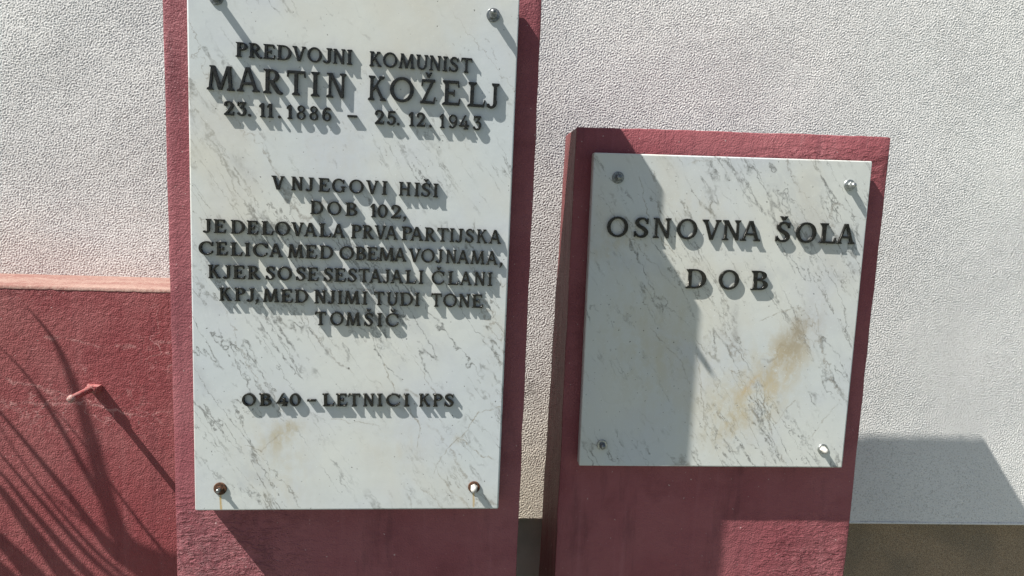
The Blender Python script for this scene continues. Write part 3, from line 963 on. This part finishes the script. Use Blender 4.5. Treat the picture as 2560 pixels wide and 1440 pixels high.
row('DOB 102,', [(1003, 1097), (1128, 1232), (1262, 1352), (1448, 1488), (1500, 1575), (1600, 1675), (1690, 1715)],
    ((1050, 404), (1640, 435)), 101, C2, Yl, lpq, LPO)
row('JE DELOVALA PRVA PARTIJSKA', [(208, 264), (288, 375), (415, 515), (533, 616), (643, 728), (742, 852), (862, 952), (955, 1050), (1068, 1158), (1163, 1258), (1303, 1380), (1390, 1472), (1480, 1565), (1557, 1650), (1680, 1757), (1742, 1840), (1850, 1932), (1942, 2025), (2036, 2070), (2078, 2135), (2152, 2215), (2236, 2316), (2325, 2418)],
    ((235, 540), (2370, 622)), 103, C2, Yl, lpq, LPO)
row('CELICA MED OBEMA VOJNAMA,', [(178, 280), (303, 388), (413, 498), (518, 552), (578, 682), (697, 796), (835, 952), (967, 1052), (1072, 1172), (1218, 1325), (1337, 1415), (1423, 1506), (1508, 1627), (1622, 1715), (1730, 1820), (1825, 1925), (1930, 1986), (2007, 2087), (2090, 2180), (2190, 2297), (2305, 2392), (2405, 2430)],
    ((230, 705), (2345, 778)), 101, C2, Yl, lpq, LPO)
row('KJER SO SE SESTAJALI ČLANI', [(248, 334), (355, 412), (430, 519), (540, 630), (673, 738), (760, 865), (898, 965), (982, 1064), (1103, 1168), (1182, 1266), (1281, 1345), (1362, 1442), (1440, 1532), (1540, 1592), (1597, 1690), (1707, 1790), (1806, 1840), (1902, 1995), (2022, 2104), (2110, 2200), (2217, 2300), (2318, 2353)],
    ((290, 879), (2336, 935)), 101, C2, Yl, lpq, LPO)
row('KPJ, MED NJIMI TUDI TONE', [(330, 416), (443, 520), (530, 587), (595, 617), (652, 768), (785, 872), (888, 987), (1033, 1120), (1130, 1187), (1206, 1241), (1253, 1370), (1389, 1424), (1474, 1550), (1568, 1653), (1668, 1765), (1779, 1813), (1898, 1975), (1988, 2090), (2103, 2187), (2200, 2283)],
    ((370, 1046), (2240, 1097)), 99, C2, Yl, lpq, LPO)
row('TOMŠIČ', [(1038, 1118), (1150, 1248), (1266, 1375), (1403, 1466), (1498, 1534), (1562, 1656)],
    ((1080, 1225), (1610, 1238)), 99, C2, Yl, lpq, LPO)
row('OB 40 - LETNICI KPS', [(553, 642), (668, 747), (782, 856), (868, 941), (985, 1042), (1088, 1165), (1177, 1251), (1258, 1336), (1357, 1430), (1451, 1484), (1510, 1601), (1627, 1663), (1728, 1801), (1819, 1884), (1896, 1958)],
    ((595, 302), (1928, 306)), 83, C4, Yl, lpq, LPO)

# ------------------------------------------------------------------ right plaque
rq = quad([(1485, 381), (2182, 403), (2106, 1170), (1447, 1165)], Y_RSLAB)
rpq = thing('memorial_plaque', 'smaller white marble plaque lettered OSNOVNA ŠOLA DOB, on the shorter red slab', 'plaque', Vector((RO.x, Y_RSLAB, rq[2].z)), 'marble plaques bolted to the red slabs')
RPO = Vector(rpq.location)
ptr = lambda px, py: pt(px, py, Y_RSLAB)
rst = []
for (px, py, rx, rz, a_, k, c_) in ((1955, 905, .085, .036, 1.05, .95, (0.37, 0.29, 0.17)), (1990, 850, .055, .026, 1.1, .80, (0.27, 0.24, 0.19)), (1868, 970, .026, .006, .9, .95, (0.46, 0.29, 0.10)), (1830, 1035, .068, .045, 1.0, .85, (0.41, 0.35, 0.24)),
                                    (1905, 985, .05, .03, .8, .40, (0.47, 0.40, 0.27)), (1900, 960, .11, .07, 1.0, .40, (0.45, 0.40, 0.28)), (1640, 860, .10, .14, .3, .70, (0.46, 0.44, 0.35)), (1560, 600, .06, .04, .3, .5, (0.44, 0.40, 0.30)), (1735, 520, .04, .08, 1.3, .30, (0.46, 0.42, 0.33)), (1840, 830, .008, .055, .1, .70, (0.30, 0.30, 0.29)),
                                    (2080, 640, .05, .07, 2.2, .45, (0.38, 0.39, 0.39)), (1930, 480, .12, .05, -.9, .25, (0.42, 0.43, 0.43)), (1520, 625, .03, .02, 0, .4, (0.42, 0.35, 0.22)), (1505, 1112, .012, .010, 0, .6, (0.40, 0.34, 0.22))):
    rst.append((*ptr(px, py), rx, rz, a_, k, c_))
rcr = []
for (x0, y0, x1, y1, k) in ((1742, 860, 1750, 940, .6), (1750, 940, 1765, 1080, .7), (1600, 440, 1625, 560, .8), (1625, 560, 1690, 640, .8), (1580, 600, 1690, 720, .7), (1900, 800, 1985, 770, .8), (1985, 770, 2010, 830, .7),
                            (1890, 1000, 1940, 1060, .8), (1940, 1060, 1985, 1000, .6), (2040, 760, 2060, 900, .5), (1625, 820, 1700, 900, .6), (1700, 900, 1725, 960, .5), (1720, 410, 1790, 400, .5), (2020, 1100, 2100, 1000, .5)):
    rcr.append((*ptr(x0, y0), *ptr(x1, y1), k))
rcl = []
for (px, py, rx, rz, a_, k) in ((1900, 440, .13, .05, -.4, .16), (2060, 520, .05, .09, .5, .20), (2060, 660, .06, .07, .5, .24), (1985, 800, .05, .08, .3, .22), (1840, 840, .014, .06, .1, .25), (1640, 640, .04, .10, .7, .14), (1560, 560, .04, .10, .5, .10),
                                (1900, 1020, .05, .05, .5, .16), (1760, 1000, .02, .12, .1, .12), (2080, 880, .03, .07, .4, .12), (1560, 950, .08, .10, 0, -.06)):
    rcl.append((*ptr(px, py), rx, rz, a_, k))
MAT_MR = marble('white veined marble with rust bloom', RPO, rst, rcr, [], rcl, seed=3.1)
link('slab', slab_mesh('marble_slab', rq, [Vector((p.x, Y_RSLAB + TH, p.z)) for p in rq], RPO, 0.0028, 3), MAT_MR, rpq)
row('OSNOVNA ŠOLA', [(487, 631), (675, 771), (806, 927), (968, 1108), (1143, 1270), (1285, 1408), (1410, 1546), (1653, 1748), (1792, 1928), (1955, 2068), (2072, 2197)],
    ((560, 864), (2130, 913)), 139, C5, Y_RSLAB, rpq, RPO, 0.0053, 'slim')
row('DOB', [(1033, 1170), (1258, 1396), (1482, 1596)], ((1100, 1220), (1540, 1232)), 133, C5, Y_RSLAB, rpq, RPO, 0.0053, 'slim')

# ------------------------------------------------------------------ bolts
ME_WASHER = lathe('washer', [(0.0101, -0.0005), (0.0108, 0.0004), (0.0108, 0.0016), (0.0102, 0.0023), (0.0062, 0.0026)], 32)
ME_HEX = lathe('hex_nut', [(0.0064, 0.0015), (0.0066, 0.0022), (0.0066, 0.0078), (0.0060, 0.0086)], 6, twist=0.3)
ME_DOME = lathe('cap_dome', [(0.0056, 0.008), (0.0056, 0.0125), (0.0053, 0.0145), (0.0045, 0.0163), (0.0032, 0.0174), (0.0016, 0.0180), (0.0004, 0.0182)], 24)
ME_STUD = lathe('stud', [(0.0034, 0.0015), (0.0034, 0.0165), (0.0029, 0.0172)], 16)
for m_ in (ME_WASHER, ME_DOME, ME_STUD):
    m_.polygons.foreach_set('use_smooth', [True] * len(m_.polygons))
    m_.set_sharp_from_angle(angle=math.radians(35))


def bolt(px, py, Y, parent, origin, wm, hm, dm, k=1.0, stretch=1.0, kind='cap', twist=0.0, label=None):
    o = bp(px, py, Y) - origin
    w = link('bolt_washer', ME_WASHER.copy(), wm, parent)
    w.location = o
    w.scale = (k, 1, k)
    if label:
        w['label'] = label
    def sub(name, me, mat, sc):
        s_ = link(name, me.copy(), mat, w)
        s_.scale = sc
        s_.rotation_euler = (0, twist, 0)
    if kind == 'cap':
        sub('cap_nut', ME_HEX, hm, (1, stretch, 1))
        sub('cap_dome', ME_DOME, dm, (1, stretch, 1))
    else:
        sub('nut', ME_HEX, hm, (0.9, 0.55, 0.9))
        sub('stud', ME_STUD, dm, (1, stretch, 1))


bolt(541, -5, Y_LSLAB, lpq, LPO, MAT_DSTEEL, MAT_DSTEEL, MAT_DSTEEL, 1.0, 1.5, twist=.2)
bolt(1233, 38, Y_LSLAB, lpq, LPO, MAT_DSTEEL, MAT_STEEL, MAT_DSTEEL, 1.0, 1.35, twist=.5)
bolt(551, 1221, Y_LSLAB, lpq, LPO, MAT_RUST, MAT_RUST, MAT_DSTEEL, 1.02, 0.8, kind='stud', label='rusty washer with a bare stud end and a rust streak below')
bolt(1185, 1217, Y_LSLAB, lpq, LPO, MAT_RUST, MAT_WHITECAP, MAT_WHITECAP, 0.96, 1.0, twist=.9, label='rusty washer under a whitish cap nut')
bolt(1545, 444, Y_RSLAB, rpq, RPO, MAT_DSTEEL, MAT_DSTEEL, MAT_DSTEEL, 1.0, 0.8, twist=.1)
bolt(2123, 463, Y_RSLAB, rpq, RPO, MAT_STEEL, MAT_STEEL, MAT_STEEL, 0.98, 1.15, twist=.4)
bolt(1505, 1112, Y_RSLAB, rpq, RPO, MAT_STEEL, MAT_DSTEEL, MAT_DSTEEL, 0.95, 0.8, twist=.7)
bolt(2056, 1122, Y_RSLAB, rpq, RPO, MAT_STEEL, MAT_WHITECAP, MAT_WHITECAP, 0.95, 1.0, twist=.2)

# ------------------------------------------------------------------ the painted peg in the low wall
pb = bp(236, 968, Y_RED)
peg = thing('wall_peg', 'short red painted steel peg sticking out of the low red wall', 'peg', pb)
L = 0.083
rod = lathe('rod', [(0.0072, -0.012), (0.0070, 0.0), (0.0066, L * 0.5), (0.0066, L * 0.92), (0.0068, L * 0.97)], 20)
rod.polygons.foreach_set('use_smooth', [True] * len(rod.polygons))
link('rod', rod, MAT_PEG, peg)
end = lathe('rounded_end', [(0.0068, L * 0.965), (0.0078, L * 0.975), (0.0080, L + 0.001), (0.0073, L + 0.004), (0.0050, L + 0.0062), (0.0016, L + 0.007)], 20)
end.polygons.foreach_set('use_smooth', [True] * len(end.polygons))
link('rounded_end', end, MAT_PEGEND, peg)
bm = bmesh.new()
bmesh.ops.create_cube(bm, size=1.0)
for v in bm.verts:
    v.co = Vector((v.co.x * (0.030 if v.co.y > 0 else 0.022), v.co.y * 0.022 - 0.009, v.co.z * (0.015 if v.co.x > 0 else 0.011)))
    v.co.x += 0.002
bmesh.ops.subdivide_edges(bm, edges=bm.edges[:], cuts=2, use_grid_fill=True)
rr = random.Random(8)
for v in bm.verts:
    v.co += Vector((rr.uniform(-1, 1), rr.uniform(-1, 1), rr.uniform(-1, 1))) * 0.0008
bmesh.ops.bevel(bm, geom=[e for e in bm.edges if e.calc_face_angle(0) > 0.7], offset=0.002, segments=2, affect='EDGES')
me = bpy.data.meshes.new('lug')
bm.to_mesh(me)
bm.free()
link('lug', me, MAT_PEG, peg).rotation_euler = (0, math.radians(8), 0)

# ------------------------------------------------------------------ the yucca beside the wall whose leaves throw the shadows
DY = 0.17
SH = Vector((2.9, 1.0, -4.0))


def caster(px, py, dy):
    return bp(px, py, Y_RED) - SH * dy


crown = caster(640, 1560, DY)
yc = thing('yucca_plant', 'yucca with long narrow leaves standing left of the picture', 'plant', Vector((crown.x, crown.y, 0)))
YO = Vector(yc.location)
n = 14
V, F = [], []
for k in range(15):
    z = crown.z * k / 14
    r = 0.045 - 0.012 * k / 14 + 0.004 * math.sin(k * 2.3)
    cx = 0.02 * math.sin(k * 0.5) * (1 - k / 14)
    for q in range(n):
        a_ = 2 * math.pi * q / n
        V.append((cx + r * math.cos(a_), r * math.sin(a_), z))
for k in range(14):
    for q in range(n):
        F.append((k * n + q, k * n + (q + 1) % n, (k + 1) * n + (q + 1) % n, (k + 1) * n + q))
link('trunk', mesh_from('trunk', V, F, True), MAT_TRUNK, yc)


def leaf(pts, wid):
    """pts: pixel path of the leaf's shadow from the base to the tip, each with its distance off the wall"""
    P3 = [caster(px, py, dy) for px, py, dy in pts]
    cps = []
    m = len(P3)
    N = 8
    for i in range(m - 1):
        p0, p1, p2, p3 = P3[max(0, i - 1)], P3[i], P3[i + 1], P3[min(m - 1, i + 2)]
        for k in range(N):
            t = k / N
            cps.append(0.5 * (2 * p1 + (p2 - p0) * t + (2 * p0 - 5 * p1 + 4 * p2 - p3) * t * t + (3 * p1 - p0 - 3 * p2 + p3) * t ** 3))
    cps.append(P3[-1])
    V, F = [], []
    tot = len(cps) - 1
    for i, c_ in enumerate(cps):
        d = (cps[min(tot, i + 1)] - cps[max(0, i - 1)]).normalized()
        side = d.cross(Vector((0.0, 1, 0.0))).normalized()
        t = i / tot
        w = wid * min(1.0, 0.5 + 1.8 * t) * (1 - max(0, (t - 0.22) / 0.78)) ** 1.15 + 0.0012
        kk = side.cross(d).normalized() * w * 0.25
        V += [c_ - side * w / 2 - YO, c_ + kk - YO, c_ + side * w / 2 - YO]
    for i in range(tot):
        for r in range(2):
            F.append((i * 3 + r, i * 3 + r + 1, i * 3 + r + 4, i * 3 + r + 3))
    me = mesh_from('leaf', V, F, True)
    o = link('leaf', me, MAT_LEAF, yc)
    sm = o.modifiers.new('thickness', 'SOLIDIFY')
    sm.thickness = 0.0012


B0 = (640, 1560, DY)
leaf([(430, 1500, .17), (300, 1340, .17), (210, 1040, .165), (140, 860, .15), (60, 760, .13)], 0.040)
leaf([(560, 1560, .17), (330, 1360, .17), (140, 1050, .165), (60, 930, .15), (-40, 830, .13)], 0.016)
leaf([(600, 1580, .18), (330, 1420, .18), (150, 1210, .18), (0, 1030, .17), (-120, 900, .15)], 0.020)
leaf([(560, 1600, .18), (280, 1440, .18), (100, 1250, .18), (0, 1135, .17), (-150, 980, .15)], 0.014)
leaf([(520, 1620, .18), (260, 1470, .18), (90, 1290, .18), (0, 1180, .17), (-130, 1060, .15)], 0.020)
leaf([(480, 1640, .19), (210, 1480, .19), (80, 1330, .18), (-20, 1200, .18), (-150, 1110, .16)], 0.040)
leaf([(420, 1660, .19), (150, 1500, .19), (40, 1390, .18), (-60, 1290, .18), (-180, 1200, .16)], 0.055)
leaf([(380, 1660, .20), (120, 1560, .20), (0, 1470, .19), (-100, 1350, .18), (-220, 1300, .16)], 0.070)
leaf([(520, 1640, .19), (420, 1500, .19), (330, 1400, .19), (220, 1310, .18), (90, 1210, .16)], 0.030)
leaf([(700, 1560, .17), (560, 1470, .17), (430, 1420, .17), (330, 1360, .165), (250, 1310, .16)], 0.070)
leaf([(420, 1700, .20), (200, 1600, .20), (60, 1480, .19), (-60, 1360, .18), (-160, 1270, .16)], 0.060)
leaf([(330, 1700, .20), (150, 1640, .20), (30, 1560, .19), (-80, 1440, .18), (-200, 1330, .16)], 0.080)
leaf([(560, 1600, .18), (300, 1430, .18), (160, 1290, .18), (40, 1130, .17), (-40, 1000, .15)], 0.010)
leaf([(600, 1560, .17), (420, 1390, .17), (300, 1240, .17), (170, 1060, .16), (60, 960, .15)], 0.008)
leaf([(600, 1600, .17), (500, 1500, .17), (400, 1440, .17), (300, 1400, .165), (230, 1330, .16)], 0.060)
